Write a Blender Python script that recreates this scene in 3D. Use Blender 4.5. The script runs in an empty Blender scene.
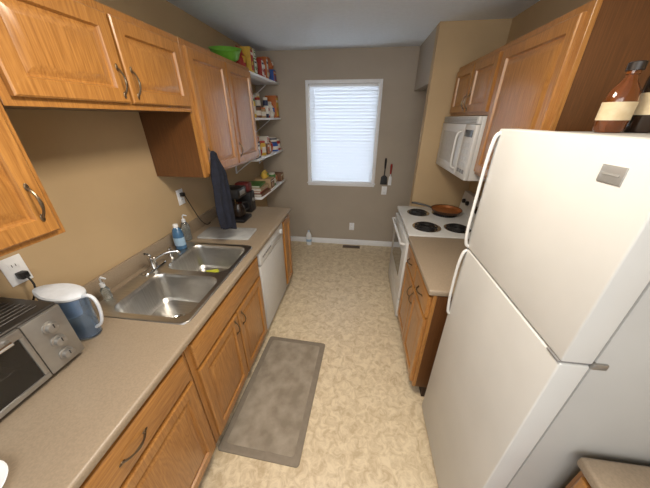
import bpy, bmesh, math, random
from mathutils import Vector, Matrix
random.seed(4)
S=bpy.context.scene
COL=S.collection
S.view_settings.view_transform='Standard'
S.view_settings.look='None'
S.view_settings.exposure=0.0

def lin(c):
    return tuple(((v/255)/12.92 if v/255<=0.04045 else ((v/255+0.055)/1.055)**2.4) for v in c)

MATS={}
def mat(name,c,rough=.5,metal=0,var=.06,vs=30,bump=0,bs=300,trans=0,coat=0,emis=0,c2=None,stretch=(1,1,1),alpha=1):
    if name in MATS: return MATS[name]
    m=bpy.data.materials.new(name); m.use_nodes=True; nt=m.node_tree; N=nt.nodes; L=nt.links
    b=N['Principled BSDF']
    tc=N.new('ShaderNodeTexCoord'); mp=N.new('ShaderNodeMapping'); mp.inputs['Scale'].default_value=stretch
    L.new(tc.outputs['Object'],mp.inputs['Vector'])
    no=N.new('ShaderNodeTexNoise'); no.inputs['Scale'].default_value=vs; no.inputs['Detail'].default_value=4
    L.new(mp.outputs['Vector'],no.inputs['Vector'])
    cr=N.new('ShaderNodeValToRGB'); l=lin(c)
    a=[max(0,v*(1-var)) for v in l]; d=[min(1,v*(1+var)) for v in l]
    if c2: d=list(lin(c2)); a=list(l)
    cr.color_ramp.elements[0].position=.35; cr.color_ramp.elements[1].position=.65
    cr.color_ramp.elements[0].color=(*a,1); cr.color_ramp.elements[1].color=(*d,1)
    L.new(no.outputs['Fac'],cr.inputs['Fac']); L.new(cr.outputs['Color'],b.inputs['Base Color'])
    b.inputs['Roughness'].default_value=rough; b.inputs['Metallic'].default_value=metal
    b.inputs['Transmission Weight'].default_value=trans
    b.inputs['Coat Weight'].default_value=coat
    if emis:
        b.inputs['Emission Color'].default_value=(*l,1); b.inputs['Emission Strength'].default_value=emis
    if bump:
        n2=N.new('ShaderNodeTexNoise'); n2.inputs['Scale'].default_value=bs; L.new(mp.outputs['Vector'],n2.inputs['Vector'])
        bp=N.new('ShaderNodeBump'); bp.inputs['Strength'].default_value=bump; bp.inputs['Distance'].default_value=.002
        L.new(n2.outputs['Fac'],bp.inputs['Height']); L.new(bp.outputs['Normal'],b.inputs['Normal'])
    MATS[name]=m; return m

def oak(name,light,dark,horiz=False,rough=.34):
    m=bpy.data.materials.new(name); m.use_nodes=True; nt=m.node_tree; N=nt.nodes; L=nt.links
    b=N['Principled BSDF']; tc=N.new('ShaderNodeTexCoord')
    def mapped(sc):
        mp=N.new('ShaderNodeMapping'); mp.inputs['Scale'].default_value=(sc[2],sc[1],sc[0]) if horiz else sc
        L.new(tc.outputs['Object'],mp.inputs['Vector']); return mp.outputs['Vector']
    n1=N.new('ShaderNodeTexNoise'); n1.inputs['Scale'].default_value=1; n1.inputs['Detail'].default_value=5; n1.inputs['Roughness'].default_value=.68
    L.new(mapped((190,190,6)),n1.inputs['Vector'])
    n2=N.new('ShaderNodeTexNoise'); n2.inputs['Scale'].default_value=1; n2.inputs['Detail'].default_value=3; n2.inputs['Distortion'].default_value=.4
    L.new(mapped((9,9,1.3)),n2.inputs['Vector'])
    mm=N.new('ShaderNodeMath'); mm.operation='MULTIPLY'; mm.inputs[1].default_value=15; L.new(n2.outputs['Fac'],mm.inputs[0])
    fr=N.new('ShaderNodeMath'); fr.operation='PINGPONG'; fr.inputs[1].default_value=.5; L.new(mm.outputs[0],fr.inputs[0])
    ad=N.new('ShaderNodeMath'); ad.operation='MULTIPLY_ADD'; ad.inputs[1].default_value=.30; L.new(fr.outputs[0],ad.inputs[0]); L.new(n1.outputs['Fac'],ad.inputs[2])
    cr=N.new('ShaderNodeValToRGB'); e=cr.color_ramp.elements
    e[0].position=.35; e[1].position=.78
    e[0].color=(*lin(dark),1); e[1].color=(*lin(light),1)
    L.new(ad.outputs[0],cr.inputs['Fac']); L.new(cr.outputs['Color'],b.inputs['Base Color'])
    b.inputs['Roughness'].default_value=rough; b.inputs['Coat Weight'].default_value=.4; b.inputs['Coat Roughness'].default_value=.22
    bp=N.new('ShaderNodeBump'); bp.inputs['Strength'].default_value=.1; bp.inputs['Distance'].default_value=.001
    L.new(n1.outputs['Fac'],bp.inputs['Height']); L.new(bp.outputs['Normal'],b.inputs['Normal'])
    MATS[name]=m; return m

OAK=oak('oak_vertical',(180,128,66),(140,92,42))
OAKH=oak('oak_horizontal',(180,128,66),(140,92,42),True)
OAKS=oak('oak_side_shaded',(104,66,34),(82,50,25))  # same oak as the fronts, shade on the sides put into the colour
KICK=mat('toe_kick',(52,34,20),.7)
BRONZE=mat('bronze',(112,96,76),.28,.9)
WHITE=mat('appliance_white',(205,206,205),.32,0,.02)
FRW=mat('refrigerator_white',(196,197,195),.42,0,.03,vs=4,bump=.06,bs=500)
FRS=mat('refrigerator_side_shaded',(170,170,167),.5,0,.03,vs=4,bump=.08,bs=500)  # shaded copy of the door white, shade put into the colour
WHITE2=mat('appliance_white_textured',(196,199,201),.4,0,.02,bump=.08,bs=500)
GASKET=mat('door_gasket',(140,138,134),.6)
TRIM=mat('trim_white',(236,239,243),.45,0,.02)
GREY=mat('grey_plastic',(120,120,120),.5)
DARKG=mat('dark_gap',(40,40,42),.6)
BLACK=mat('black_plastic',(22,22,24),.4)
BLACKG=mat('black_glass',(14,15,17),.08,coat=.5)
STEEL=mat('brushed_steel',(196,195,192),.32,1,.1,vs=3,stretch=(3,60,3),bump=.05)
CHROME=mat('chrome',(205,205,205),.14,1,.02)
SILVER=mat('silver_paint',(158,156,152),.33,.7,.04)
LAM=mat('laminate',(148,133,114),.42,0,.08,vs=180,coat=.05)
WALL=mat('wall_paint',(184,160,124),.75,0,.03,vs=3,bump=.15,bs=250)
WALLB=mat('wall_paint_cool_light',(172,162,148),.75,0,.03,vs=3,bump=.15,bs=250)  # same paint as the other walls, cooler light put into the colour
CEIL=mat('ceiling_paint',(220,229,237),.85,0,.02,bump=.2,bs=180)

# ---------- mesh builder
class MB:
    def __init__(s): s.bm=bmesh.new(); s.mats=[]
    def mi(s,m):
        if m not in s.mats: s.mats.append(m)
        return s.mats.index(m)
    def merge(s,t,m,M=None):
        i=s.mi(m)
        for f in t.faces: f.material_index=i
        if M is not None: bmesh.ops.transform(t,matrix=M,verts=t.verts)
        me=bpy.data.meshes.new('t'); t.to_mesh(me); t.free(); s.bm.from_mesh(me); bpy.data.meshes.remove(me)
        return s
    def box(s,x0,x1,y0,y1,z0,z1,m,bev=0,seg=2,M=None):
        t=bmesh.new(); x0,x1=sorted((x0,x1)); y0,y1=sorted((y0,y1)); z0,z1=sorted((z0,z1))
        bmesh.ops.create_cube(t,size=1,matrix=Matrix.Translation(((x0+x1)/2,(y0+y1)/2,(z0+z1)/2))@Matrix.Diagonal((x1-x0,y1-y0,z1-z0,1)))
        if bev: bmesh.ops.bevel(t,geom=t.edges[:],offset=bev,segments=seg,affect='EDGES',profile=.5,clamp_overlap=True)
        return s.merge(t,m,M)
    def loft(s,rings,m,caps=(True,True),M=None,close=True):
        t=bmesh.new(); R=[[t.verts.new(p) for p in r] for r in rings]; n=len(R[0])
        for a,b in zip(R,R[1:]):
            for i in range(n if close else n-1):
                j=(i+1)%n
                try: t.faces.new((a[i],a[j],b[j],b[i]))
                except ValueError: pass
        if caps[0]: t.faces.new(R[0][::-1])
        if caps[1]: t.faces.new(R[-1])
        bmesh.ops.recalc_face_normals(t,faces=t.faces)
        return s.merge(t,m,M)
    def lathe(s,prof,m,c=(0,0,0),n=28,M=None,caps=(True,True),sx=1,sy=1):
        rings=[[(c[0]+r*sx*math.cos(2*math.pi*i/n),c[1]+r*sy*math.sin(2*math.pi*i/n),c[2]+z) for i in range(n)] for r,z in prof]
        return s.loft(rings,m,caps,M)
    def tube(s,pts,rad,m,n=10,M=None,smooth=0):
        P=[Vector(p) for p in pts]
        if smooth:
            Q=[]
            for i in range(len(P)-1):
                p0=P[max(i-1,0)];p1=P[i];p2=P[i+1];p3=P[min(i+2,len(P)-1)]
                for k in range(smooth):
                    u=k/smooth
                    Q.append(.5*((2*p1)+(-p0+p2)*u+(2*p0-5*p1+4*p2-p3)*u*u+(-p0+3*p1-3*p2+p3)*u**3))
            Q.append(P[-1]); P=Q
        rr=rad if isinstance(rad,(list,tuple)) else [rad]*len(P)
        if len(rr)!=len(P):
            o=rr; rr=[]
            for i in range(len(P)):
                f=i/(len(P)-1)*(len(o)-1); k=min(int(f),len(o)-2); rr.append(o[k]*(1-(f-k))+o[k+1]*(f-k))
        T=[(P[min(i+1,len(P)-1)]-P[max(i-1,0)]).normalized() for i in range(len(P))]
        u=T[0].orthogonal().normalized(); rings=[]
        for i,p in enumerate(P):
            u=(u-T[i]*u.dot(T[i])).normalized(); v=T[i].cross(u)
            rings.append([tuple(p+(u*math.cos(2*math.pi*k/n)+v*math.sin(2*math.pi*k/n))*rr[i]) for k in range(n)])
        return s.loft(rings,m,(True,True),M)
    def ball(s,c,r,m,sc=(1,1,1)):
        t=bmesh.new(); bmesh.ops.create_uvsphere(t,u_segments=16,v_segments=10,radius=r,matrix=Matrix.Translation(c)@Matrix.Diagonal((*sc,1)))
        return s.merge(t,m)
    def panel(s,x0,x1,z0,z1,yb,prof,m):
        rings=[]
        for ins,y in prof:
            rings.append([(x0+ins,y,z0+ins),(x1-ins,y,z0+ins),(x1-ins,y,z1-ins),(x0+ins,y,z1-ins)])
        return s.loft(rings,m)
    def done(s,name,parent=None,label=None,loc=(0,0,0),rot=0,ang=35,**kw):
        bm=s.bm
        for f in bm.faces: f.smooth=True
        for e in bm.edges:
            if len(e.link_faces)==2 and e.calc_face_angle(0)>math.radians(ang): e.smooth=False
        me=bpy.data.meshes.new(name); bm.to_mesh(me); bm.free()
        for m in s.mats: me.materials.append(m)
        o=bpy.data.objects.new(name,me); COL.objects.link(o)
        o.location=loc; o.rotation_euler=(0,0,rot)
        if parent: o.parent=parent
        if label: o['label']=label
        for k,v in kw.items(): o[k]=v
        return o
def empty(name,label,category,loc,rot=0,group=None):
    o=bpy.data.objects.new(name,None); COL.objects.link(o); o.location=loc; o.rotation_euler=(0,0,rot)
    o.empty_display_size=.1; o['label']=label; o['category']=category
    if group: o['group']=group
    return o
L90=math.pi/2

# ---------- room constants
XL=-1.34; XR=1.13; YB=3.53; ZC=2.46
def floor_mat():
    m=bpy.data.materials.new('vinyl_floor'); m.use_nodes=True; nt=m.node_tree; N=nt.nodes; L=nt.links; b=N['Principled BSDF']
    tc=N.new('ShaderNodeTexCoord')
    n=N.new('ShaderNodeTexNoise'); n.inputs['Scale'].default_value=19; n.inputs['Detail'].default_value=7; n.inputs['Distortion'].default_value=.9; n.inputs['Roughness'].default_value=.7
    L.new(tc.outputs['Object'],n.inputs['Vector'])
    cr=N.new('ShaderNodeValToRGB'); e=cr.color_ramp.elements
    e[0].position=.36; e[0].color=(*lin((188,169,138)),1); e[1].position=.60; e[1].color=(*lin((222,207,178)),1)
    L.new(n.outputs['Fac'],cr.inputs['Fac']); L.new(cr.outputs['Color'],b.inputs['Base Color'])
    b.inputs['Roughness'].default_value=.32
    bp=N.new('ShaderNodeBump'); bp.inputs['Strength'].default_value=.1; bp.inputs['Distance'].default_value=.001
    L.new(n.outputs['Fac'],bp.inputs['Height']); L.new(bp.outputs['Normal'],b.inputs['Normal'])
    return m
K=dict(kind='structure')
MB().box(XL-.1,2.0,-1.2,YB+.1,-.1,0,floor_mat()).done('floor',**K)
MB().box(XL-.1,2.0,-1.2,YB+.1,ZC,ZC+.1,CEIL).done('ceiling',**K)
MB().box(XL-.1,XL,-1.2,YB+.1,0,ZC,WALL).done('wall_left',**K)
MB().box(XR,XR+.1,-1.2,2.74,0,ZC,WALL).done('wall_right',**K)
XP=.585; YP=2.74
MB().box(XP,XR+.1,YP,YP+.1,0,ZC,WALL).done('wall_partition',**K)
MB().box(XP,XP+.1,YP+.1,YB,2.04,ZC,WALLB).done('wall_header',**K)
MB().box(1.9,2.0,YP+.1,YB,0,ZC,WALLB).done('wall_side_room',**K)
MB().box(XR+.1,2.0,YP,YP+.1,0,ZC,WALLB).done('wall_side_room_front',**K)
wx0,wx1,wz0,wz1=-.665,.18,.945,2.125
b=MB()
b.box(XL,wx0,YB,YB+.1,0,ZC,WALLB); b.box(wx1,2.0,YB,YB+.1,0,ZC,WALLB); b.box(wx0,wx1,YB,YB+.1,0,wz0,WALLB); b.box(wx0,wx1,YB,YB+.1,wz1,ZC,WALLB)
b.done('wall_back',**K)
# window trim/frame
b=MB(); t=.038
b.box(wx0-t,wx0,YB-.018,YB,wz0-t,wz1+t,TRIM,.003); b.box(wx1,wx1+t,YB-.018,YB,wz0-t,wz1+t,TRIM,.003)
b.box(wx0,wx1,YB-.018,YB,wz1,wz1+t,TRIM,.003); b.box(wx0,wx1,YB-.018,YB,wz0-t,wz0,TRIM,.003)
b.box(wx0-t-.01,wx1+t+.01,YB-.03,YB,wz0-.012,wz0+.008,TRIM,.004)
for (a,c) in ((wx0,wx0+.02),(wx1-.02,wx1)): b.box(a,c,YB+.06,YB+.09,wz0,wz1,TRIM)
for zz in (wz0,wz1-.02): b.box(wx0+.02,wx1-.02,YB+.06,YB+.09,zz,zz+.02,TRIM)
b.box(wx0+.02,wx1-.02,YB+.072,YB+.076,wz0+.02,wz1-.02,mat('glass',(240,245,250),.02,trans=1,var=0))
b.done('window_1',**K)
# blinds
def slatmat(name,tr_,mixv):
    m=bpy.data.materials.new(name); m.use_nodes=True; nt=m.node_tree; N=nt.nodes
    for n in list(N): N.remove(n)
    o=N.new('ShaderNodeOutputMaterial'); d=N.new('ShaderNodeBsdfDiffuse'); tr=N.new('ShaderNodeBsdfTranslucent'); mx=N.new('ShaderNodeMixShader')
    no=N.new('ShaderNodeTexNoise'); no.inputs['Scale'].default_value=3; cr=N.new('ShaderNodeValToRGB')
    cr.color_ramp.elements[0].color=(tr_[0]*.95,tr_[1]*.95,tr_[2]*.95,1); cr.color_ramp.elements[1].color=(*tr_,1)
    nt.links.new(no.outputs['Fac'],cr.inputs['Fac']); nt.links.new(cr.outputs['Color'],tr.inputs[0])
    d.inputs[0].default_value=(.84,.86,.89,1); mx.inputs[0].default_value=mixv
    nt.links.new(d.outputs[0],mx.inputs[1]); nt.links.new(tr.outputs[0],mx.inputs[2]); nt.links.new(mx.outputs[0],o.inputs[0]); return m
mb=slatmat('blind_slat',(.86,.89,.92),.5)
BL=empty('window_blind','white closed horizontal slat blind in the window','window blind',((wx0+wx1)/2,YB+.015,wz0))
w=(wx1-wx0)/2-.006; H=wz1-wz0
b=MB(); ns=30
for i in range(ns):
    zc=.03+(H-.065)*(i+.5)/ns; hh=(H-.065)/ns*.62
    pr=[(.011,-hh),(.006,-hh*.5),(.0,0),(-.003,hh*.5),(-.006,hh)]
    b.loft([[(-w,y,zc+z),(w,y,zc+z),(w,y+.0006,zc+z),(-w,y+.0006,zc+z)] for y,z in pr],mb)
b.done('slats',BL)
MB().box(-w,w,-.015,.02,H-.03,H-.002,TRIM,.003).done('head_rail',BL)
MB().box(-w,w,-.01,.012,.004,.022,TRIM,.003).done('bottom_rail',BL)
MB().tube([(-w+.06,-.02,H-.04),(-w+.062,-.02,H*.45)],.003,TRIM).done('tilt_wand',BL)
# baseboards
b=MB(); b.box(XL,1.9,YB-.014,YB,0,.085,TRIM,.004); b.done('baseboard_back',**K)
b=MB(); b.box(XL,XL+.014,2.48,YB-.014,0,.085,TRIM,.004); b.done('baseboard_left',**K)
b=MB(); b.box(XP-.014,XP,YP,YP+.1,0,.085,TRIM,.003); b.done('baseboard_partition',**K)

# ---------- cabinets
def handle(parent,kind,x,z,y=-.019,l=.095):
    b=MB(); h=l/2
    pts=[(-h,0),(-h*.8,-.010),(-h*.45,-.020),(0,-.024),(h*.45,-.020),(h*.8,-.010),(h,0)]
    P=[(x+a,y+d,z) if kind=='h' else (x,y+d,z+a) for a,d in pts]
    b.tube(P,[.0034,.004,.0034,.005,.0034,.004,.0034],BRONZE,8,smooth=4)
    for s_ in (-1,1):
        c=(x+s_*h,y-.002,z) if kind=='h' else (x,y-.002,z+s_*h)
        b.ball(c,.0085,BRONZE,(1.3,.35,.7) if kind=='h' else (.7,.35,1.5))
    return b.done('handle',parent,'aged bronze arched pull handle')
def cabinet(name,label,loc,rot,w,d,h,fronts,toe=0,top=True,group=None):
    E=empty(name,label,'cabinet',loc,rot,group)
    b=MB(); t=.016
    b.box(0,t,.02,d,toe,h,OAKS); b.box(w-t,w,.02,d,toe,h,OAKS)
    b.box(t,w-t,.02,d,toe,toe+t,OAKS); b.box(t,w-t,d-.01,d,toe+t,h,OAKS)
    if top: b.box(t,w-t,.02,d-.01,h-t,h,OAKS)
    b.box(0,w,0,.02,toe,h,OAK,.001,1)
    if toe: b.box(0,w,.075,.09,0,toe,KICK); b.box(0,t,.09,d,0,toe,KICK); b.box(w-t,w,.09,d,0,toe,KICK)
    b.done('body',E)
    for f in fronts:
        k,x0,x1,z0,z1,hd=f
        b=MB(); m=OAK if k=='door' else OAKH
        if k=='door':
            pr=[(0,-.0005),(0,-.015),(.005,-.019),(.050,-.019),(.053,-.013),(.055,-.006),(.062,-.006),(.088,-.016),(.092,-.0165)]
        else:
            pr=[(0,-.0005),(0,-.013),(.008,-.018),(.012,-.019)]
        b.panel(x0,x1,z0,z1,0,pr,m)
        o=b.done(k,E,ang=15)
        if hd: handle(o,*hd)
    return E
FXL=-.715; DL=FXL-XL-.003
w=.64
cabinet('base_cabinet','oak base cabinet with one drawer over a door below the worktop',(FXL,.045,0),L90,w,DL,.876,
  [('drawer',.02,w-.02,.70,.85,('h',w/2,.775)),('door',.02,w-.02,.125,.68,('v',.07,.6))],toe=.1,top=False)
w=.865
cabinet('sink_cabinet','oak double-door base cabinet under the sink',(FXL,.69,0),L90,w,DL,.876,
  [('drawer_front',.03,w-.03,.70,.85,None),('door',.03,w/2-.006,.125,.68,('v',w/2-.045,.6)),('door',w/2+.006,w-.03,.125,.68,('v',w/2+.045,.6))],toe=.1,top=False)
w=.25
cabinet('base_cabinet','narrow oak base cabinet closing the end of the worktop',(FXL,2.195,0),L90,w,DL,.876,
  [('door',.02,w-.02,.125,.85,None)],toe=.1,top=False)
FXU=-.985; DU=FXU-XL-.003; ZU=1.41; ZT=2.14
w=.77
cabinet('wall_cabinet','oak wall cabinet with two doors over the toaster oven',(FXU,-.10,ZU),L90,w,DU,ZT-ZU,
  [('door',.02,w/2-.004,.02,ZT-ZU-.03,('v',w/2-.04,.12)),('door',w/2+.004,w-.02,.02,ZT-ZU-.03,('v',w-.055,.12))])
w=.875; hh=ZT-1.79
cabinet('wall_cabinet','short oak wall cabinet with two doors over the sink',(FXU,.673,1.79),L90,w,DU,hh,
  [('door',.025,w/2-.006,.025,hh-.03,('v',w/2-.035,.10)),('door',w/2+.006,w-.025,.025,hh-.03,('v',w/2+.035,.10))])
w=.94
cabinet('wall_cabinet','tall oak wall cabinet with two doors beside the open shelves',(FXU,1.551,ZU),L90,w,DU,ZT-ZU,
  [('door',.025,w/2-.006,.02,ZT-ZU-.03,('v',.055,.12)),('door',w/2+.006,w-.025,.02,ZT-ZU-.03,('v',w/2+.04,.12))])
FXR=.452; DR=XR-FXR-.003
w=.725
cabinet('base_cabinet','oak base cabinet with two drawers and two doors beside the refrigerator',(FXR,1.915,0),-L90,w,DR,.876,
  [('drawer',.02,w/2-.006,.70,.85,('h',w/4,.775)),('drawer',w/2+.006,w-.02,.70,.85,('h',w*.75,.775)),
   ('door',.02,w/2-.006,.125,.68,('v',w/2-.04,.6)),('door',w/2+.006,w-.02,.125,.68,('v',w/2+.04,.6))],toe=.1,top=False)
FXRU=.80; DRU=XR-FXRU-.003
w=.80; hh=ZT-1.775
cabinet('wall_cabinet','short oak wall cabinet with two doors over the microwave',(FXRU,2.72,1.775),-L90,w,DRU,hh,
  [('door',.025,w/2-.006,.02,hh-.03,('v',w/2-.035,.09)),('door',w/2+.006,w-.025,.02,hh-.03,('v',w/2+.035,.09))])
w=.62
cabinet('wall_cabinet','tall oak wall cabinet beside the refrigerator with a plain side panel',(FXRU,1.918,ZU),-L90,w,DRU,ZT-ZU,
  [('door',.02,w-.03,.02,ZT-ZU-.03,('v',w-.07,.12))])
cabinet('base_cabinet','oak base cabinet against the side of the refrigerator',(.69,.455,0),-L90,.9,XR-.69-.003,.876,
  [('door',.02,.44,.125,.85,('v',.39,.75)),('door',.46,.88,.125,.85,('v',.5,.75))],toe=.1,top=False)

# ---------- worktops
def ring_top(x0,x1,y0,y1,hx0,hx1,hy0,hy1,z0,z1,m):
    t=bmesh.new(); xs=[x0,hx0,hx1,x1]; ys=[y0,hy0,hy1,y1]
    V={}
    for i,x in enumerate(xs):
        for j,y in enumerate(ys):
            for k,z in enumerate((z0,z1)): V[i,j,k]=t.verts.new((x,y,z))
    for i in range(3):
        for j in range(3):
            if i==1 and j==1: continue
            t.faces.new((V[i,j,1],V[i+1,j,1],V[i+1,j+1,1],V[i,j+1,1])); t.faces.new((V[i,j,0],V[i,j+1,0],V[i+1,j+1,0],V[i+1,j,0]))
    for i in range(3):
        t.faces.new((V[i,0,0],V[i+1,0,0],V[i+1,0,1],V[i,0,1])); t.faces.new((V[i,3,0],V[i,3,1],V[i+1,3,1],V[i+1,3,0]))
        t.faces.new((V[0,i,0],V[0,i,1],V[0,i+1,1],V[0,i+1,0])); t.faces.new((V[3,i,0],V[3,i+1,0],V[3,i+1,1],V[3,i,1]))
    t.faces.new((V[1,1,0],V[1,1,1],V[2,1,1],V[2,1,0])); t.faces.new((V[1,2,0],V[2,2,0],V[2,2,1],V[1,2,1]))
    t.faces.new((V[1,1,0],V[1,2,0],V[1,2,1],V[1,1,1])); t.faces.new((V[2,1,0],V[2,1,1],V[2,2,1],V[2,2,0]))
    bmesh.ops.recalc_face_normals(t,faces=t.faces)
    ed=[e for e in t.edges if all(abs(v.co.x-x1)<1e-5 for v in e.verts) and abs(e.verts[0].co.z-e.verts[1].co.z)<1e-5]
    bmesh.ops.bevel(t,geom=ed,offset=.012,segments=4,affect='EDGES',profile=.5)
    return t
ZW=.914
W=empty('worktop','long beige laminate kitchen worktop with a low backsplash','countertop',(0,0,0))
b=MB(); b.merge(ring_top(XL+.001,-.685,-.5,2.466,-1.255,-.765,.795,1.545,.877,ZW,LAM),LAM); b.done('countertop',W)
b=MB(); b.box(XL+.001,XL+.02,-.5,2.466,ZW,ZW+.095,LAM,.004); b.done('backsplash',W)
W=empty('worktop','short beige laminate worktop between stove and refrigerator','countertop',(0,0,0))
b=MB(); b.box(.423,XR-.001,1.185,1.914,.877,ZW,LAM,.010,3); b.done('countertop',W)
b=MB(); b.box(XR-.02,XR-.001,1.185,1.914,ZW,ZW+.095,LAM,.004); b.done('backsplash',W)
b=MB(); b.box(.66,XR-.001,-.5,.457,.877,ZW,LAM,.010,3); b.done('worktop',label='beige laminate worktop end against the refrigerator side',category='countertop')

# ---------- sink
def rrect(cx,cy,w,h,r,z,n=6):
    P=[]
    for k,(sx,sy) in enumerate(((1,1),(-1,1),(-1,-1),(1,-1))):
        for i in range(n+1):
            a=math.pi/2*(k+i/n); P.append((cx+sx*(w/2-r)+r*math.cos(a),cy+sy*(h/2-r)+r*math.sin(a),z))
    return P
SK=empty('kitchen_sink','stainless steel double-bowl drop-in sink set in the worktop','sink',(-1.005,1.17,ZW))
def plate(outer,holes,m,b):
    t=bmesh.new(); ed=[]
    for lp in [outer]+holes:
        vs=[t.verts.new(p) for p in lp]
        for i in range(len(vs)): ed.append(t.edges.new((vs[i],vs[(i+1)%len(vs)])))
    bmesh.ops.triangle_fill(t,edges=ed,use_beauty=True)
    for f in t.faces:
        if f.normal.z<0: f.normal_flip()
    b.merge(t,m)
b=MB(); SW,SH=.54,.80
basins=[(.035,-.195,.41,.345),(.035,.195,.41,.345)]
plate(rrect(0,0,SW-.012,SH-.012,.03,.007),[rrect(cx,cy,w,h,.07,.007) for cx,cy,w,h in basins],STEEL,b)
b.loft([rrect(0,0,SW,SH,.036,.0006),rrect(0,0,SW-.004,SH-.004,.034,.005),rrect(0,0,SW-.012,SH-.012,.03,.007)],STEEL,(False,False))
b.done('rim',SK)
for cx,cy,w,h in basins:
    b=MB()
    R=[rrect(cx,cy,w,h,.07,.007),rrect(cx,cy,w-.008,h-.008,.067,.002),rrect(cx,cy,w-.014,h-.014,.065,-.02),rrect(cx,cy,w-.035,h-.035,.06,-.155),rrect(cx,cy,w-.06,h-.06,.06,-.173),rrect(cx,cy,w-.12,h-.12,.06,-.180),rrect(cx,cy,.09,.09,.044,-.184)]
    b.loft(R,STEEL,(False,True)); b.done('basin',SK)
    b=MB(); b.lathe([(.044,-.1835),(.044,-.180),(.038,-.1795),(.034,-.183)],CHROME,(cx,cy,0)); b.lathe([(.03,-.1825),(.012,-.1815)],DARKG,(cx,cy,0)); b.done('drain',SK,'round chrome drain')
# faucet
FA=empty('faucet','chrome single-lever kitchen faucet on the sink deck','faucet',(-1.230,1.19,ZW+.0075))
b=MB(); b.loft([rrect(0,0,.05,.18,.024,0),rrect(0,0,.05,.18,.024,.005),rrect(0,0,.042,.17,.02,.010)],CHROME); b.lathe([(.022,.01),(.020,.045),(.021,.065),(.018,.078),(.007,.083)],CHROME); b.done('base',FA)
b=MB(); b.tube([(0,0,.045),(.025,.010,.07),(.07,.035,.092),(.115,.062,.094),(.135,.074,.084),(.137,.076,.074)],[.012,.011,.010,.009,.010,.010],CHROME,12,smooth=5); b.done('spout',FA)
b=MB(); b.tube([(0,0,.076),(-.004,-.01,.10),(.008,-.034,.12),(.012,-.045,.124)],[.008,.006,.005,.007],CHROME,10,smooth=4); b.done('lever',FA)
b=MB(); b.lathe([(.016,0),(.014,.01),(.010,.03),(.013,.045),(.011,.062),(.005,.066)],CHROME); b.done('side_sprayer',loc=(-1.230,1.345,ZW+.0075),label='chrome side sprayer beside the faucet',category='sprayer')
b=MB(); b.box(-.045,.045,-.03,.03,0,.024,mat('sponge',(190,196,60),.9,bump=.6),.005); b.done('sponge',loc=(-1.02,1.43,ZW-.1785),rot=.4,label='small yellow-green sponge lying in the sink bowl',category='sponge')

# ---------- dishwasher
D=empty('dishwasher','white built-in dishwasher under the worktop','dishwasher',(-.705,1.567,0),L90)
w=.61
MB().box(.004,w-.004,.03,.58,.09,.865,WHITE).box(.02,w-.02,.06,.08,0,.09,WHITE).done('body',D)
MB().box(.004,w-.004,0,.029,.12,.735,WHITE,.006).done('door',D)
b=MB(); b.box(.004,w-.004,-.006,.029,.745,.868,WHITE,.008)
for i in range(6): b.box(.05+i*.035,.075+i*.035,-.0085,-.006,.79,.805,GREY,.001)
b.box(w*.42,w*.72,-.0085,-.006,.775,.83,WHITE2,.004); b.lathe([(.024,0),(.022,.014),(.018,.016)],WHITE2,M=Matrix.Translation((w-.08,-.006,.805))@Matrix.Rotation(math.pi/2,4,'X'))
b.done('control_panel',D)
b=MB(); b.box(.01,w-.01,.006,.028,.09,.118,WHITE2,.002); b.done('kick_plate',D)

# ---------- refrigerator
RX=.50; RY0=.478; RY1=1.085; RT=1.725
R=empty('refrigerator','white top-freezer refrigerator beside the short worktop','refrigerator',(RX,RY1,0),-L90)
w=RY1-RY0; dd=XR-RX-.01
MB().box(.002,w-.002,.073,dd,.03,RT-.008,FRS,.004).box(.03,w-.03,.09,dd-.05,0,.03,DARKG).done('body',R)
MB().box(0,w,0,.068,1.243,RT,FRW,.005,3).box(.006,w-.006,.066,.074,1.25,RT-.012,GASKET).done('freezer_door',R)
MB().box(0,w,0,.068,.06,1.236,FRW,.005,3).box(.006,w-.006,.066,.074,.07,1.228,GASKET).done('refrigerator_door',R)
MB().box(.01,w-.01,.03,.075,.005,.055,GREY,.004).done('base_grille',R)
def fh(P):
    b=MB(); b.tube([(.014,y,z) for y,z in P],[.008,.0066,.006,.006,.0066,.008],WHITE,12,smooth=6); return b
fh([(.002,1.71),(-.013,1.695),(-.020,1.62),(-.021,1.48),(-.020,1.33),(-.012,1.265),(.002,1.250)]).done('handle',R,'slim curved white pull handle')
fh([(.002,1.230),(-.012,1.215),(-.020,1.15),(-.020,1.04),(-.016,.95),(-.008,.88),(.002,.865)]).done('handle',R,'slim curved white pull handle')
b=MB(); b.box(w-.045,w-.004,-.003,.07,1.2368,1.2422,GREY,.001); b.box(w-.006,w+.004,.066,.10,1.231,1.249,SILVER,.003); b.done('hinge',R,'small grey metal hinge')
b=MB(); b.box(w-.13,w-.075,-.0025,.0005,1.642,1.676,mat('badge_silver',(170,170,168),.3,.5),.001); b.box(w-.122,w-.083,-.0034,-.0025,1.657,1.661,mat('badge_line',(140,140,138),.4)); b.done('badge',R,'pale silver rectangular badge')

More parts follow.
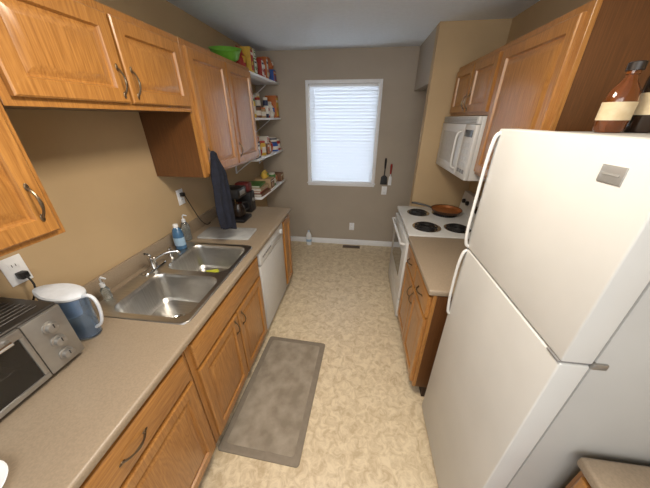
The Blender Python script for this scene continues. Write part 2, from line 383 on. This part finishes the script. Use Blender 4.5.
# ---------- stove
ST=empty('stove','white electric coil stove beside the partition wall','stove',(.435,2.683,0),-L90)
w=.76; d=XR-.435-.005
MB().box(0,w,.03,d,.03,.885,WHITE,.003).box(.03,w-.03,.06,d-.05,0,.03,DARKG).done('body',ST)
b=MB(); b.box(.005,w-.005,-.012,.03,.26,.845,WHITE,.008); b.box(.15,w-.15,-.0135,-.011,.42,.68,BLACKG,.0006,1); b.done('oven_door',ST)
b=MB(); b.tube([(.06,-.01,.80),(.07,-.045,.80),(w-.07,-.045,.80),(w-.06,-.01,.80)],.011,WHITE,10); b.done('oven_handle',ST)
b=MB(); b.box(.005,w-.005,-.008,.03,.05,.245,WHITE,.008); b.done('storage_drawer',ST)
b=MB(); b.box(-.001,w+.001,-.005,d,.886,.918,WHITE,.008,3); b.done('cooktop',ST)
b=MB(); b.loft([[(0,d-.07,.918),(w,d-.07,.918),(w,d,.918),(0,d,.918)],[(0,d-.05,1.10),(w,d-.05,1.10),(w,d,1.10),(0,d,1.10)]],WHITE); b.done('backguard',ST)
for i,x in enumerate((.08,.17,.59,.68)):
    b=MB(); b.lathe([(.022,0),(.02,.018),(.016,.022)],BLACK,M=Matrix.Translation((x,d-.062,1.02))@Matrix.Rotation(math.pi/2,4,'X')); b.done('knob',ST)
MB().box(.28,.48,d-.067,d-.055,.99,1.05,BLACKG,.002).done('clock_display',ST)
COIL=mat('burner_coil',(30,29,30),.55)
for x,y,r in ((.21,.17,.088),(.58,.17,.10),(.21,.42,.10),(.58,.42,.088)):
    b=MB(); b.lathe([(r+.018,.9185),(r+.018,.9215),(r+.008,.922),(r-.012,.9188),(.02,.9186)],CHROME,(x,y,0),32,caps=(False,True))
    P=[]; turns=4
    for i in range(turns*20+1):
        a=i/20*2*math.pi; rr=.018+(r-.018)*i/(turns*20); P.append((x+rr*math.cos(a),y+rr*math.sin(a),.929))
    b.tube(P,.0058,COIL,6); b.done('burner',ST,'black spiral coil burner in a chrome drip pan')
# pan
P_=empty('frying_pan','copper-brown frying pan with dark handle on the rear burner','pan',(.863,2.473,.9355),0)
PANM=mat('pan_rim',(84,58,40),.4,.5); PAND=mat('pan_interior',(154,96,52),.35,.35)
b=MB(); b.lathe([(.100,0),(.125,.010),(.137,.032),(.141,.034),(.141,.036),(.134,.033)],PANM,n=40,caps=(True,False)); b.lathe([(.134,.033),(.121,.013),(.094,.004)],PAND,n=40,caps=(False,True)); b.done('body',P_)
b=MB(); b.tube([(-.128,.045,.028),(-.17,.062,.04),(-.27,.10,.052),(-.31,.115,.05)],[.008,.009,.012,.009],BLACK,8,smooth=4); b.done('handle',P_)
# ---------- microwave
M_=empty('microwave','white over-the-range microwave mounted under the short cabinet','microwave',(.745,2.70,1.355),-L90)
w=.765; d=XR-.745-.005; h=.415
MB().box(0,w,.03,d,0,h,WHITE,.004).done('body',M_)
b=MB(); b.box(0,w*.74,0,.029,0,h-.05,WHITE,.008,3); b.box(.07,w*.74-.1,-.0015,.001,.07,h-.11,mat('micro_window',(178,178,174),.3),.0006,1); b.done('door',M_)
b=MB(); b.tube([(w*.69,0,.05),(w*.69,-.03,.07),(w*.69,-.034,h*.44),(w*.69,-.03,h-.12),(w*.69,0,h-.10)],.008,WHITE,10,smooth=4); b.done('handle',M_)
b=MB(); b.box(w*.745,w,0,.029,0,h-.05,WHITE,.006); b.box(w*.78,w*.965,-.0015,.001,.285,.33,BLACKG,.0006,1)
for r_ in range(5):
    for c_ in range(3): b.box(w*.785+c_*.047,w*.785+c_*.047+.036,-.0018,.001,.04+r_*.045,.066+r_*.045,GREY if r_==0 else WHITE2,.0006,1)
b.done('control_panel',M_)
b=MB(); b.box(0,w,.006,.029,h-.047,h,WHITE,.004)
for i in range(4): b.box(.03,w-.03,.004,.007,h-.04+i*.009,h-.036+i*.009,GREY)
b.done('vent_grille',M_)

# ---------- toaster oven (hollow, glass door, wire rack inside)
T=empty('toaster_oven','silver toaster oven with dark top and glass door','toaster oven',(-1.042,.150,ZW+.001),L90)
w=.435; d=.272; h=.255; xi=w*.72
INS=mat('oven_interior',(70,66,62),.45,.5); TOPM=mat('oven_top',(66,63,60),.38,.6)
b=MB(); b.box(0,w,.012,d,h-.018,h,TOPM,.008,3); b.box(0,.012,.014,d,.015,h-.006,TOPM,.004); b.box(w-.012,w,.014,d,.015,h-.006,TOPM,.004)
b.box(.004,w-.004,.014,d,.015,.028,INS,.002); b.box(.004,w-.004,d-.012,d,.02,h-.01,INS,.002)
b.box(xi,xi+.006,.014,d-.01,.02,h-.01,INS)
for i in range(9): b.box(.03,w-.03,.05+i*.022,.058+i*.022,h-.001,h+.003,TOPM,.0015,1)
for x in (.03,w-.03):
    for y in (.04,d-.03): b.lathe([(.012,0),(.012,.016)],BLACK,(x,y,0))
b.done('body',T)
b=MB()
for y in (.03,.235): b.tube([(.014,y,.11),(xi-.002,y,.11)],.0025,CHROME,6)
for i in range(14): b.tube([(.03+i*.02,.03,.1115),(.03+i*.02,.235,.1115)],.0015,CHROME,6)
b.done('wire_rack',T)
DG=mat('oven_glass',(80,78,74),.04,trans=.85,var=.01)
b=MB(); b.box(.005,xi,-.002,.012,.022,.042,SILVER,.003); b.box(.005,xi,-.002,.012,h-.040,h-.008,SILVER,.003); b.box(.005,.020,-.002,.012,.042,h-.040,SILVER,.002); b.box(xi-.015,xi,-.002,.012,.042,h-.040,SILVER,.002)
b.box(.018,xi-.013,.003,.006,.040,h-.038,DG); b.done('door',T)
b=MB(); b.tube([(.04,0,h-.026),(.045,-.03,h-.023),(xi-.045,-.03,h-.023),(xi-.04,0,h-.026)],.007,CHROME,10); b.done('door_handle',T)
MB().box(w*.725,w-.003,-.001,.014,.022,h-.008,SILVER,.004).done('control_panel',T)
for zz in (.065,.128,.191):
    b=MB(); b.lathe([(.023,0),(.022,.004),(.018,.006),(.017,.02),(.013,.022)],SILVER,M=Matrix.Translation((w*.865,-.001,zz))@Matrix.Rotation(math.pi/2,4,'X')); b.box(w*.865-.0015,w*.865+.0015,-.024,-.02,zz,zz+.015,DARKG); b.done('knob',T)

# ---------- water pitcher
P_=empty('water_pitcher','translucent blue water filter pitcher with white lid','pitcher',(-1.150,.668,ZW+.001),math.radians(4))
BLUE=mat('pitcher_blue',(190,216,246),.05,trans=.9,var=.02); PW=mat('pitcher_white',(214,220,228),.3)
def ell(a,bb,z,cx=0,n=32,spout=0,slope=0):
    P=[]
    for i in range(n):
        t_=2*math.pi*i/n; x=cx+a*math.cos(t_); y=bb*math.sin(t_)
        if spout and math.cos(t_)<-.6: x-=spout*((-math.cos(t_)-.6)/.4)**2
        P.append((x,y,z+slope*x))
    return P
sc=.93
def E2(a,bb,z,**k): return [(x*sc,y*sc,zz*.98) for x,y,zz in ell(a,bb,z,**k)]
b=MB(); b.loft([E2(.070,.045,0),E2(.078,.05,.006),E2(.084,.054,.10),E2(.092,.058,.215,spout=.018,slope=-.08),E2(.089,.055,.215,spout=.016,slope=-.08),E2(.081,.051,.10),E2(.072,.046,.012)],BLUE); b.done('body',P_,'translucent blue water tank')
b=MB(); b.loft([E2(.045,.032,.11,cx=-.01),E2(.055,.040,.20,cx=-.01)],PW); b.done('filter_insert',P_,'white filter funnel inside the tank')
b=MB(); b.loft([E2(.0915,.0575,.216,spout=.018,slope=-.08),E2(.093,.059,.221,spout=.022,slope=-.1),E2(.092,.058,.229,spout=.022,slope=-.12),E2(.083,.052,.235,spout=.018,slope=-.12),E2(.05,.03,.238,slope=-.12)],PW); b.done('lid',P_)
b=MB(); b.tube([(.078,0,.205),(.11,0,.212),(.130,0,.19),(.128,0,.13),(.106,0,.07),(.073,0,.045)],[.008,.007,.0065,.006,.006,.007],PW,10,smooth=5); b.done('handle',P_)
# ---------- soap bottles
def bottle(name,label,cat,loc,prof,m,cap,pump=False,sy=1,lab=None):
    E=empty(name,label,cat,loc); b=MB(); b.lathe(prof,m,sy=sy); b.done('body',E)
    r,z=prof[-1]; b=MB()
    b.lathe([(r+.003,z-.002),(r+.003,z+.018),(r,z+.02)],cap)
    if pump: b.tube([(0,0,z+.015),(0,0,z+.045),(.01,0,z+.052),(.035,0,z+.048)],[.004,.004,.006,.004],cap,8)
    b.done('pump' if pump else 'cap',E)
    if lab:
        b=MB(); b.lathe([(lab[0],lab[1]),(lab[0],lab[2])],lab[3],sy=sy,caps=(False,False)); b.done('label_wrap',E)
    return E
SOAPB=mat('soap_blue',(90,140,185),.1,trans=.5,var=.02); CLEAR=mat('clear_plastic',(215,225,228),.08,trans=.9,var=.01)
bottle('soap_bottle','blue dish soap bottle standing behind the sink bowl','bottle',(-1.232,1.46,ZW+.008),[(.033,0),(.038,.006),(.038,.11),(.03,.145),(.013,.165)],SOAPB,TRIM,False,.8,(.0385,.03,.09,mat('lab_w',(150,180,205),.5)))
bottle('soap_dispenser','clear pump soap dispenser behind the sink','bottle',(-1.28,1.61,ZW+.001),[(.026,0),(.030,.006),(.030,.11),(.020,.14),(.011,.15)],CLEAR,PW,True)
bottle('soap_dispenser','small clear pump bottle beside the pitcher','bottle',(-1.245,.885,ZW+.008),[(.017,0),(.020,.006),(.019,.06),(.013,.072),(.008,.08)],CLEAR,PW,True)
# ---------- cutting board
b=MB(); b.loft([rrect(0,0,.42,.22,.02,0),rrect(0,0,.42,.22,.02,.008),rrect(0,0,.41,.21,.018,.010)],mat('board_glass',(170,172,172),.25,var=.08,vs=12)); b.done('cutting_board',loc=(-1.03,1.76,ZW+.001),rot=.05,label='pale grey cutting board lying on the worktop',category='cutting board')
# ---------- coffee maker
def coffee(loc,rot):
    E=empty('coffee_maker','black drip coffee maker with glass carafe on the worktop','coffee maker',loc,rot)
    MB().box(-.09,.09,-.11,.11,0,.03,BLACK,.008).box(-.09,.09,.04,.11,.03,.3,BLACK,.01).box(-.09,.09,-.09,.04,.215,.30,BLACK,.012).done('body',E)
    b=MB(); b.lathe([(.045,.034),(.06,.06),(.058,.12),(.04,.15),(.04,.158)],mat('carafe',(40,30,25),.05,trans=.3),(0,-.03,0)); b.done('carafe',E,'glass carafe of dark coffee')
    b=MB(); b.tube([(.05,-.05,.145),(.085,-.085,.14),(.09,-.09,.09),(.06,-.06,.07)],.007,BLACK,8,smooth=4); b.done('carafe_handle',E)
    MB().box(-.05,.05,-.0925,-.089,.24,.28,SILVER,.001).done('control_panel',E)
coffee((-1.10,2.08,ZW+.001),L90)
E=empty('coffee_grinder','black and dark red countertop machine next to the coffee maker','small appliance',(-1.11,2.33,ZW+.001),L90)
MB().box(-.06,.06,-.08,.08,0,.2,BLACK,.012).done('body',E)
MB().box(-.05,.05,-.07,.07,.2,.29,mat('red_dark',(90,26,24),.35),.02).done('hopper',E)
MB().lathe([(.02,0),(.018,.012)],SILVER,M=Matrix.Translation((0,-.08,.12))@Matrix.Rotation(math.pi/2,4,'X')).done('knob',E)
# ---------- towel
NAVY=mat('navy_cloth',(22,26,40),.95,bump=.5,bs=600,var=.25)
b=MB(); rings=[]
nu=56
for j in range(34):
    v=j/33; z=1.545-.49*v; s_=min(1,v*3+.12); s_=s_*s_*(3-2*s_)
    wd=.028+.047*s_+.018*v; th=.010+.010*s_; P=[]
    for i in range(nu):
        t_=2*math.pi*i/nu; c_=math.cos(t_)
        fold=.015*s_*math.sin(9*c_+2.4*v+(.9 if math.sin(t_)>0 else 0))+.005*math.sin(17*c_-3*v)
        hem=0
        if j>=30: k_=(j-29)/4; hem=k_*(-.035*(c_>0.1)+.012*math.cos(6*c_))
        P.append((th*math.sin(t_)+fold+.012*v, wd*c_+.012*math.sin(5*v+.5)*s_+.016*v, z+hem-.012*abs(c_)*(1-v)))
    rings.append(P)
b.loft(rings,NAVY); b.tube([(.0,-.022,1.525),(.0,-.014,1.551),(-.004,.0,1.559),(.0,.016,1.549),(.0,.022,1.525)],[.013,.013,.013,.013,.013],NAVY,10,smooth=4)
b.done('dish_towel',loc=(-.934,1.60,0),label='dark navy dish towel hanging from the cabinet handle',category='towel',ang=80)
# ---------- outlets
def outlet(loc,rot,plug=False,lab='white wall outlet'):
    E=empty('wall_outlet',lab,'outlet',loc,rot)
    MB().box(-.036,.036,-.006,-.0005,-.058,.058,TRIM,.003).done('cover_plate',E)
    for z in (-.022,.022):
        b=MB(); b.box(-.016,.016,-.0075,-.006,z-.014,z+.014,TRIM,.004)
        for x in (-.006,.006): b.box(x-.001,x+.001,-.008,-.0074,z-.005,z+.006,DARKG)
        b.done('socket',E)
outlet((XL,.685,1.215),L90,lab='white wall outlet with a black plug above the pitcher')
outlet((XL,1.72,1.22),L90,lab='white wall outlet with a black plug beside the towel')
outlet((-.06,YB,.30),0,lab='white wall outlet low on the wall under the window')
outlet((.36,YB,.86),0,lab='white wall outlet below the hanging utensils')
def cord(pts,lab):
    E=empty('power_cord',lab,'cord',pts[0]); o=Vector(pts[0])
    P=[Vector(p)-o for p in pts]
    MB().box(-.0,.03,-.014,.014,-.014,.014,BLACK,.004).done('plug',E)
    b=MB(); b.tube([tuple(p) for p in P[1:]],.0035,BLACK,8,smooth=6); b.done('cable',E)
cord([(XL+.0085,.685,1.195),(XL+.037,.685,1.195),(XL+.055,.68,1.14),(XL+.035,.64,1.05),(XL+.030,.61,.98),(XL+.030,.60,.935)],'black power cord plugged in above the toaster oven')
cord([(XL+.0085,1.72,1.24),(XL+.037,1.72,1.24),(XL+.06,1.74,1.14),(XL+.05,1.82,1.0),(XL+.045,1.90,.925),(XL+.05,1.95,.925)],'black power cord running to the coffee maker')
# ---------- hanging utensils
def utensil(lab,x,z,c,hc,l=.33,hw=.09):
    E=empty('kitchen_utensil',lab,'utensil',(x,YB-.03,z))
    b=MB(); b.tube([(0,0,0),(0,0,-.03),(0,0,-.13)],[.010,.014,.010],hc,10); b.tube([(0,0,-.13),(0,0,-l+.11)],.006,c,8); b.tube([(0,.0,-.005),(0,.03,-.003)],.003,CHROME,6); b.done('handle',E)
    b=MB(); b.loft([rrect(0,0,.03,.004,.0019,-l+.12),rrect(0,0,hw*.85,.004,.0019,-l+.10),rrect(0,0,hw,.004,.0019,-l)],c); b.done('head',E)
utensil('black spatula hanging on the wall beside the window',.34,1.29,BLACK,BLACK,.34,.095)
utensil('white spatula with red handle hanging beside the black spatula',.42,1.22,TRIM,mat('red_handle',(150,35,30),.4),.28,.045)
# ---------- floor items
m=mat('mat_fabric',(158,148,133),.95,c2=(132,122,107),vs=11,bump=.5,bs=400)
MD=mat('mat_border',(132,122,108),.95,bump=.5,bs=400)
E=empty('floor_mat','worn grey-brown kitchen mat lying before the sink','mat',(-.469,1.125,.0005),math.radians(-2.5))
b=MB(); b.loft([rrect(0,0,.50,.88,.02,0),rrect(0,0,.50,.88,.02,.008),rrect(0,0,.49,.87,.018,.011)],MD); b.done('border',E)
b=MB(); b.loft([rrect(0,0,.42,.80,.02,.011),rrect(0,0,.42,.80,.02,.0125),rrect(0,0,.41,.79,.02,.0132)],m); b.done('pile',E)
b=MB(); b.box(-.13,.13,-.045,.045,0,.004,mat('vent',(120,100,80),.5),.001)
for i in range(14): b.box(-.115+i*.0175,-.105+i*.0175,-.03,.03,.0038,.0046,DARKG)
b.done('floor_vent',loc=(-.05,3.44,.0005),label='brown metal floor register by the baseboard',category='vent')
bottle('spray_bottle','white cleaning bottle standing on the floor by the wall','bottle',(-.70,3.43,.001),[(.035,0),(.04,.008),(.04,.16),(.025,.2),(.014,.22)],mat('bot_w',(228,232,236),.3),mat('cap_pale',(190,205,225),.4),False,.7,(.0405,.06,.10,mat('lab_b',(150,180,210),.5)))

# ---------- shelves + groceries
SHX0=XL+.001; SHX1=-1.03
for z in (2.14,1.76,1.38,.98):
    E=empty('wall_shelf','white open wall shelf loaded with groceries in the corner','shelf',(SHX0,2.56,z-.02),group='white pantry shelves')
    MB().box(0,SHX1-SHX0,0,.955,0,.02,TRIM,.002).done('board',E)
    for y in (.12,.82):
        b=MB(); b.box(.001,.012,y-.01,y+.01,-.15,0,TRIM); b.tube([(.01,y,-.14),(.2,y,-.004)],.005,TRIM,6); b.done('bracket',E)
def C(n,c,r=.5): return mat(n,c,r,var=.1,vs=25)
cols=dict(red=C('p_red',(160,45,38)),yel=C('p_yel',(200,165,62)),grn=C('p_grn',(70,120,60)),blu=C('p_blu',(40,85,165)),wht=C('p_wht',(212,209,200)),org=C('p_org',(185,105,50)),brn=C('p_brn',(110,72,45)),nav=C('p_nav',(35,45,75)),tan=C('p_tan',(170,145,110)),pur=C('p_pur',(100,60,120)),blk=BLACK,lgr=C('p_lgr',(105,170,55)))
names=dict(red='red',yel='yellow',grn='green',blu='blue',wht='white',org='orange',brn='brown',nav='navy',tan='tan',pur='purple',blk='black',lgr='lime green')
def carton(lab,y,z,d,l,h,c1,c2,x=None,tilt=0):
    x=SHX1-.02-d if x is None else x
    E=empty('food_box',lab,'box',(x,y,z+.0005),tilt)
    MB().box(0,d,0,l,0,h,cols[c1],.002).done('carton',E)
    b=MB(); e='wht' if c2!='wht' else 'nav'
    b.box(d,d+.0006,l*.08,l*.92,h*.1,h*.9,cols[c2]); b.box(d,d+.0016,l*.16,l*.84,h*.70,h*.80,cols[e]); b.lathe([(min(l,h)*.24,0),(min(l,h)*.24,.001)],cols[c1],M=Matrix.Translation((d+.0003,l*.5,h*.38))@Matrix.Rotation(math.pi/2,4,'Y'))
    b.done('printed_panel',E)
def bag(lab,y,z,l,h,c1,c2,x=-1.12,tilt=0):
    E=empty('snack_bag',lab,'bag',(x,y,z+.0005),tilt); R=[]
    for j in range(11):
        v=j/10; q=math.sin(math.pi*min(1,v*1.02+.12))
        th=.004+.045*q**.7 if v<.98 and q>0 else .003
        R.append([(th*math.sin(2*math.pi*i/20)*(1+.08*math.sin(i*2.3+j)),l/2*(1-.08*math.sin(math.pi*v))*math.cos(2*math.pi*i/20),h*v) for i in range(20)])
    MB().loft(R,cols[c1]).done('pouch',E)
    b=MB(); b.loft([ell(.0505,l*.36,h*.35,0,20),ell(.051,l*.38,h*.45,0,20),ell(.0495,l*.36,h*.62,0,20)],cols[c2]); b.done('printed_band',E)
def jar(lab,y,z,r,h,c1,c2,x=-1.09,name='food_jar'):
    E=empty(name,lab,'jar',(x,y,z+.0005))
    MB().lathe([(r*.92,0),(r,.005),(r,h*.8),(r*.85,h*.88)],cols[c1]).done('body',E)
    MB().lathe([(r*.88,h*.87),(r*.88,h*.99),(r*.8,h)],cols[c2]).done('lid',E)
    MB().lathe([(r*1.01,h*.2),(r*1.01,h*.6)],cols['wht' if c1!='wht' else c2],caps=(False,False)).done('label_wrap',E)
def book(lab,y,z,d,l,h,c,tilt=0,x=-1.27):
    E=empty('book',lab,'book',(x,y,z+.0005),tilt)
    MB().box(0,d,0,l,0,.003,cols[c]).box(0,d,0,l,h-.003,h,cols[c]).box(d-.003,d,0,l,.003,h-.003,cols[c]).done('cover',E)
    MB().box(.004,d-.003,.004,l-.004,.003,h-.003,cols['wht']).done('pages',E)
Z=2.14
bag('red snack bag standing on the top shelf',2.65,Z,.13,.18,'red','yel')
carton('yellow cereal box on the top shelf',2.725,Z,.09,.07,.20,'yel','red'); carton('green cracker box on the top shelf',2.805,Z,.09,.07,.13,'grn','wht')
carton('white tea box stacked on the green box',2.81,Z+.131,.08,.06,.07,'wht','grn')
bag('brown paper snack bag on the top shelf',2.94,Z,.11,.19,'brn','tan')
carton('dark red box on the top shelf',3.005,Z,.09,.07,.16,'red','wht'); jar('white jar with red lid on the top shelf',3.12,Z,.035,.14,'wht','red')
carton('orange box on the top shelf',3.165,Z,.10,.06,.20,'org','wht')
bag('yellow chip bag on the top shelf',3.305,Z,.13,.22,'yel','red',tilt=.15)
carton('blue box lying at the end of the top shelf',3.39,Z,.14,.11,.12,'blu','org')
bag('orange snack bag lying on the blue box',3.445,Z+.121,.10,.12,'org','wht',x=-1.11)
def jarlab(c1,c2,where): return '%s jar with %s lid on the %s shelf'%(names[c1],names[c2],where)
Z=1.76
for i,(c1,c2,h,r) in enumerate((('org','wht',.15,.034),('yel','grn',.17,.028),('brn','blk',.11,.038),('wht','red',.19,.030),('tan','org',.10,.037),('nav','wht',.2,.028),('red','wht',.12,.034))):
    jar(jarlab(c1,c2,'second'),2.66+i*.088,Z,r,h,c1,c2,x=-1.09+.012*(i%3-1))
for i,(c1,c2,h,r) in enumerate((('yel','red',.22,.034),('grn','yel',.21,.032),('blu','wht',.24,.036),('org','blk',.2,.034),('red','wht',.22,.036),('yel','wht',.25,.036))):
    jar('tall '+jarlab(c1,c2,'second'),2.70+i*.10,Z,r,h,c1,c2,x=-1.21)
bag('white flour bag on the second shelf',3.32,Z,.11,.17,'wht','blu',x=-1.10); carton('orange box at the end of the second shelf',3.40,Z,.13,.10,.24,'org','yel')
Z=1.38
carton('navy box on the third shelf',2.60,Z,.15,.13,.16,'nav','wht'); carton('yellow box stacked on the navy box',2.61,Z+.161,.13,.11,.06,'yel','red')
bag('red snack bag on the third shelf',2.80,Z,.12,.2,'red','yel',x=-1.11); jar('yellow jar with red lid on the third shelf',2.90,Z,.036,.15,'yel','red')
carton('brown box on the third shelf',2.95,Z,.13,.08,.12,'brn','org'); carton('white box stacked on the brown box',2.955,Z+.121,.11,.07,.07,'wht','red')
jar('tan jar with brown lid on the third shelf',3.075,Z,.036,.14,'tan','brn')
bag('orange snack bag on the third shelf',3.17,Z,.10,.16,'org','red',x=-1.11)
jar('blue tub with blue lid on the third shelf',3.31,Z,.07,.10,'blu','blu',x=-1.11)
jar('navy tub with white lid on the blue tub',3.31,Z+.1005,.06,.06,'nav','wht',x=-1.11)
jar('red canister at the end of the third shelf',3.44,Z,.052,.13,'red','wht',x=-1.10)
Z=.98
zz=Z
for i,(c,h_,dd_,l_) in enumerate((('brn',.03,.23,.28),('red',.022,.21,.26),('tan',.035,.22,.25),('grn',.02,.2,.24))):
    book('%s book in a loose pile on the lowest shelf'%names[c],2.60+.008*i,zz,dd_,l_,h_,c,tilt=(-.04,.05,0,.08)[i],x=-1.27); zz+=h_+.001
carton('tan cardboard box on the lowest shelf',2.94,Z,.2,.15,.12,'tan','brn'); bag('yellow snack bag on the tan box',3.01,Z+.121,.12,.09,'yel','grn',x=-1.14)
jar('green canister on the lowest shelf',3.15,Z,.045,.16,'grn','wht',x=-1.10); bag('tan bread bag on the lowest shelf',3.27,Z,.13,.14,'tan','org',x=-1.12)
carton('brown box at the end of the lowest shelf',3.36,Z,.2,.14,.10,'brn','tan')
o=MB().lathe([(.055,0),(.09,.02),(.118,.085),(.124,.09),(.120,.09),(.113,.083),(.085,.022),(.05,.006)],cols['lgr'],n=36).done('mixing_bowl',loc=(-1.10,2.34,ZT+.019),label='lime green plastic bowl tilted on the tall cabinet top',category='bowl'); o.rotation_euler=(.28,.12,0)

# ---------- bottles on fridge
AMB=mat('amber_glass',(150,84,34),.03,trans=.7,var=.05,coat=.5); CAPD=mat('cap_dark',(30,24,22),.4); LB=mat('label_cream',(205,190,158),.6,c2=(194,176,142),vs=40)
pr=[(.033,0),(.040,.008),(.043,.04),(.043,.085),(.037,.115),(.021,.138),(.014,.155),(.017,.158),(.017,.168)]
bottle('liquor_bottle','amber glass liquor bottle with cream label on the refrigerator','bottle',(.785,1.00,RT-.007),pr,AMB,CAPD,False,.75,(.0436,.035,.085,LB))
bottle('liquor_bottle','tall dark glass liquor bottle on the refrigerator','bottle',(.885,1.01,RT-.007),[(.034,0),(.038,.008),(.038,.15),(.028,.18),(.014,.2),(.013,.23)],mat('dark_glass',(44,32,24),.06),CAPD,False,1,(.0386,.05,.11,LB))
MB().lathe([(.05,0),(.055,.004),(.085,.018),(.087,.02),(.084,.021),(.054,.008),(.03,.006)],TRIM,n=40).done('plate',loc=(-.915,.143,ZW+.0005),label='white plate lying on the worktop near the toaster oven',category='plate')

# ---------- unseen ceiling lamp, added as a warm fill
E=empty('added_ceiling_lamp','added round frosted flush ceiling lamp, out of view','lamp',(-.1,.75,ZC-.001))
em=mat('added_lamp_glass',(255,236,205),.5,emis=3)
MB().lathe([(.17,-.025),(.17,0)],TRIM).done('base',E)
MB().lathe([(.005,-.09),(.08,-.082),(.14,-.055),(.16,-.026)],em).done('added_lamp_shade',E)
def area(name,loc,rot,sx,sy,p,c):
    l=bpy.data.lights.new(name,'AREA'); l.shape='RECTANGLE'; l.size=sx; l.size_y=sy; l.energy=p; l.color=c
    o=bpy.data.objects.new(name,l); COL.objects.link(o); o.location=loc; o.rotation_euler=rot; return o
area('added_lamp_light',(-.1,.75,2.35),(0,0,0),.4,.4,28,(1,.88,.73))
area('fill_light',(.0,-.9,2.1),(math.radians(66),0,0),1.6,1.0,25,(1,.95,.88))  # fill light added behind the camera, no fixture
area('daylight',(-.24,YB+.35,1.55),(math.radians(-90),0,0),1.4,1.8,54,(.92,.95,1))
Wd=bpy.data.worlds.new('World'); S.world=Wd; Wd.use_nodes=True
bg=Wd.node_tree.nodes['Background']; bg.inputs[0].default_value=(.90,.94,1,1); bg.inputs[1].default_value=1.02

# ---------- camera
cd=bpy.data.cameras.new('camera'); cam=bpy.data.objects.new('camera',cd); COL.objects.link(cam)
cd.sensor_width=36; cd.lens=252/650*36; cd.clip_start=.02
cam.location=(0,0,1.76); cam.rotation_euler=(math.radians(90-26.6),0,math.radians(7.5))
S.camera=cam
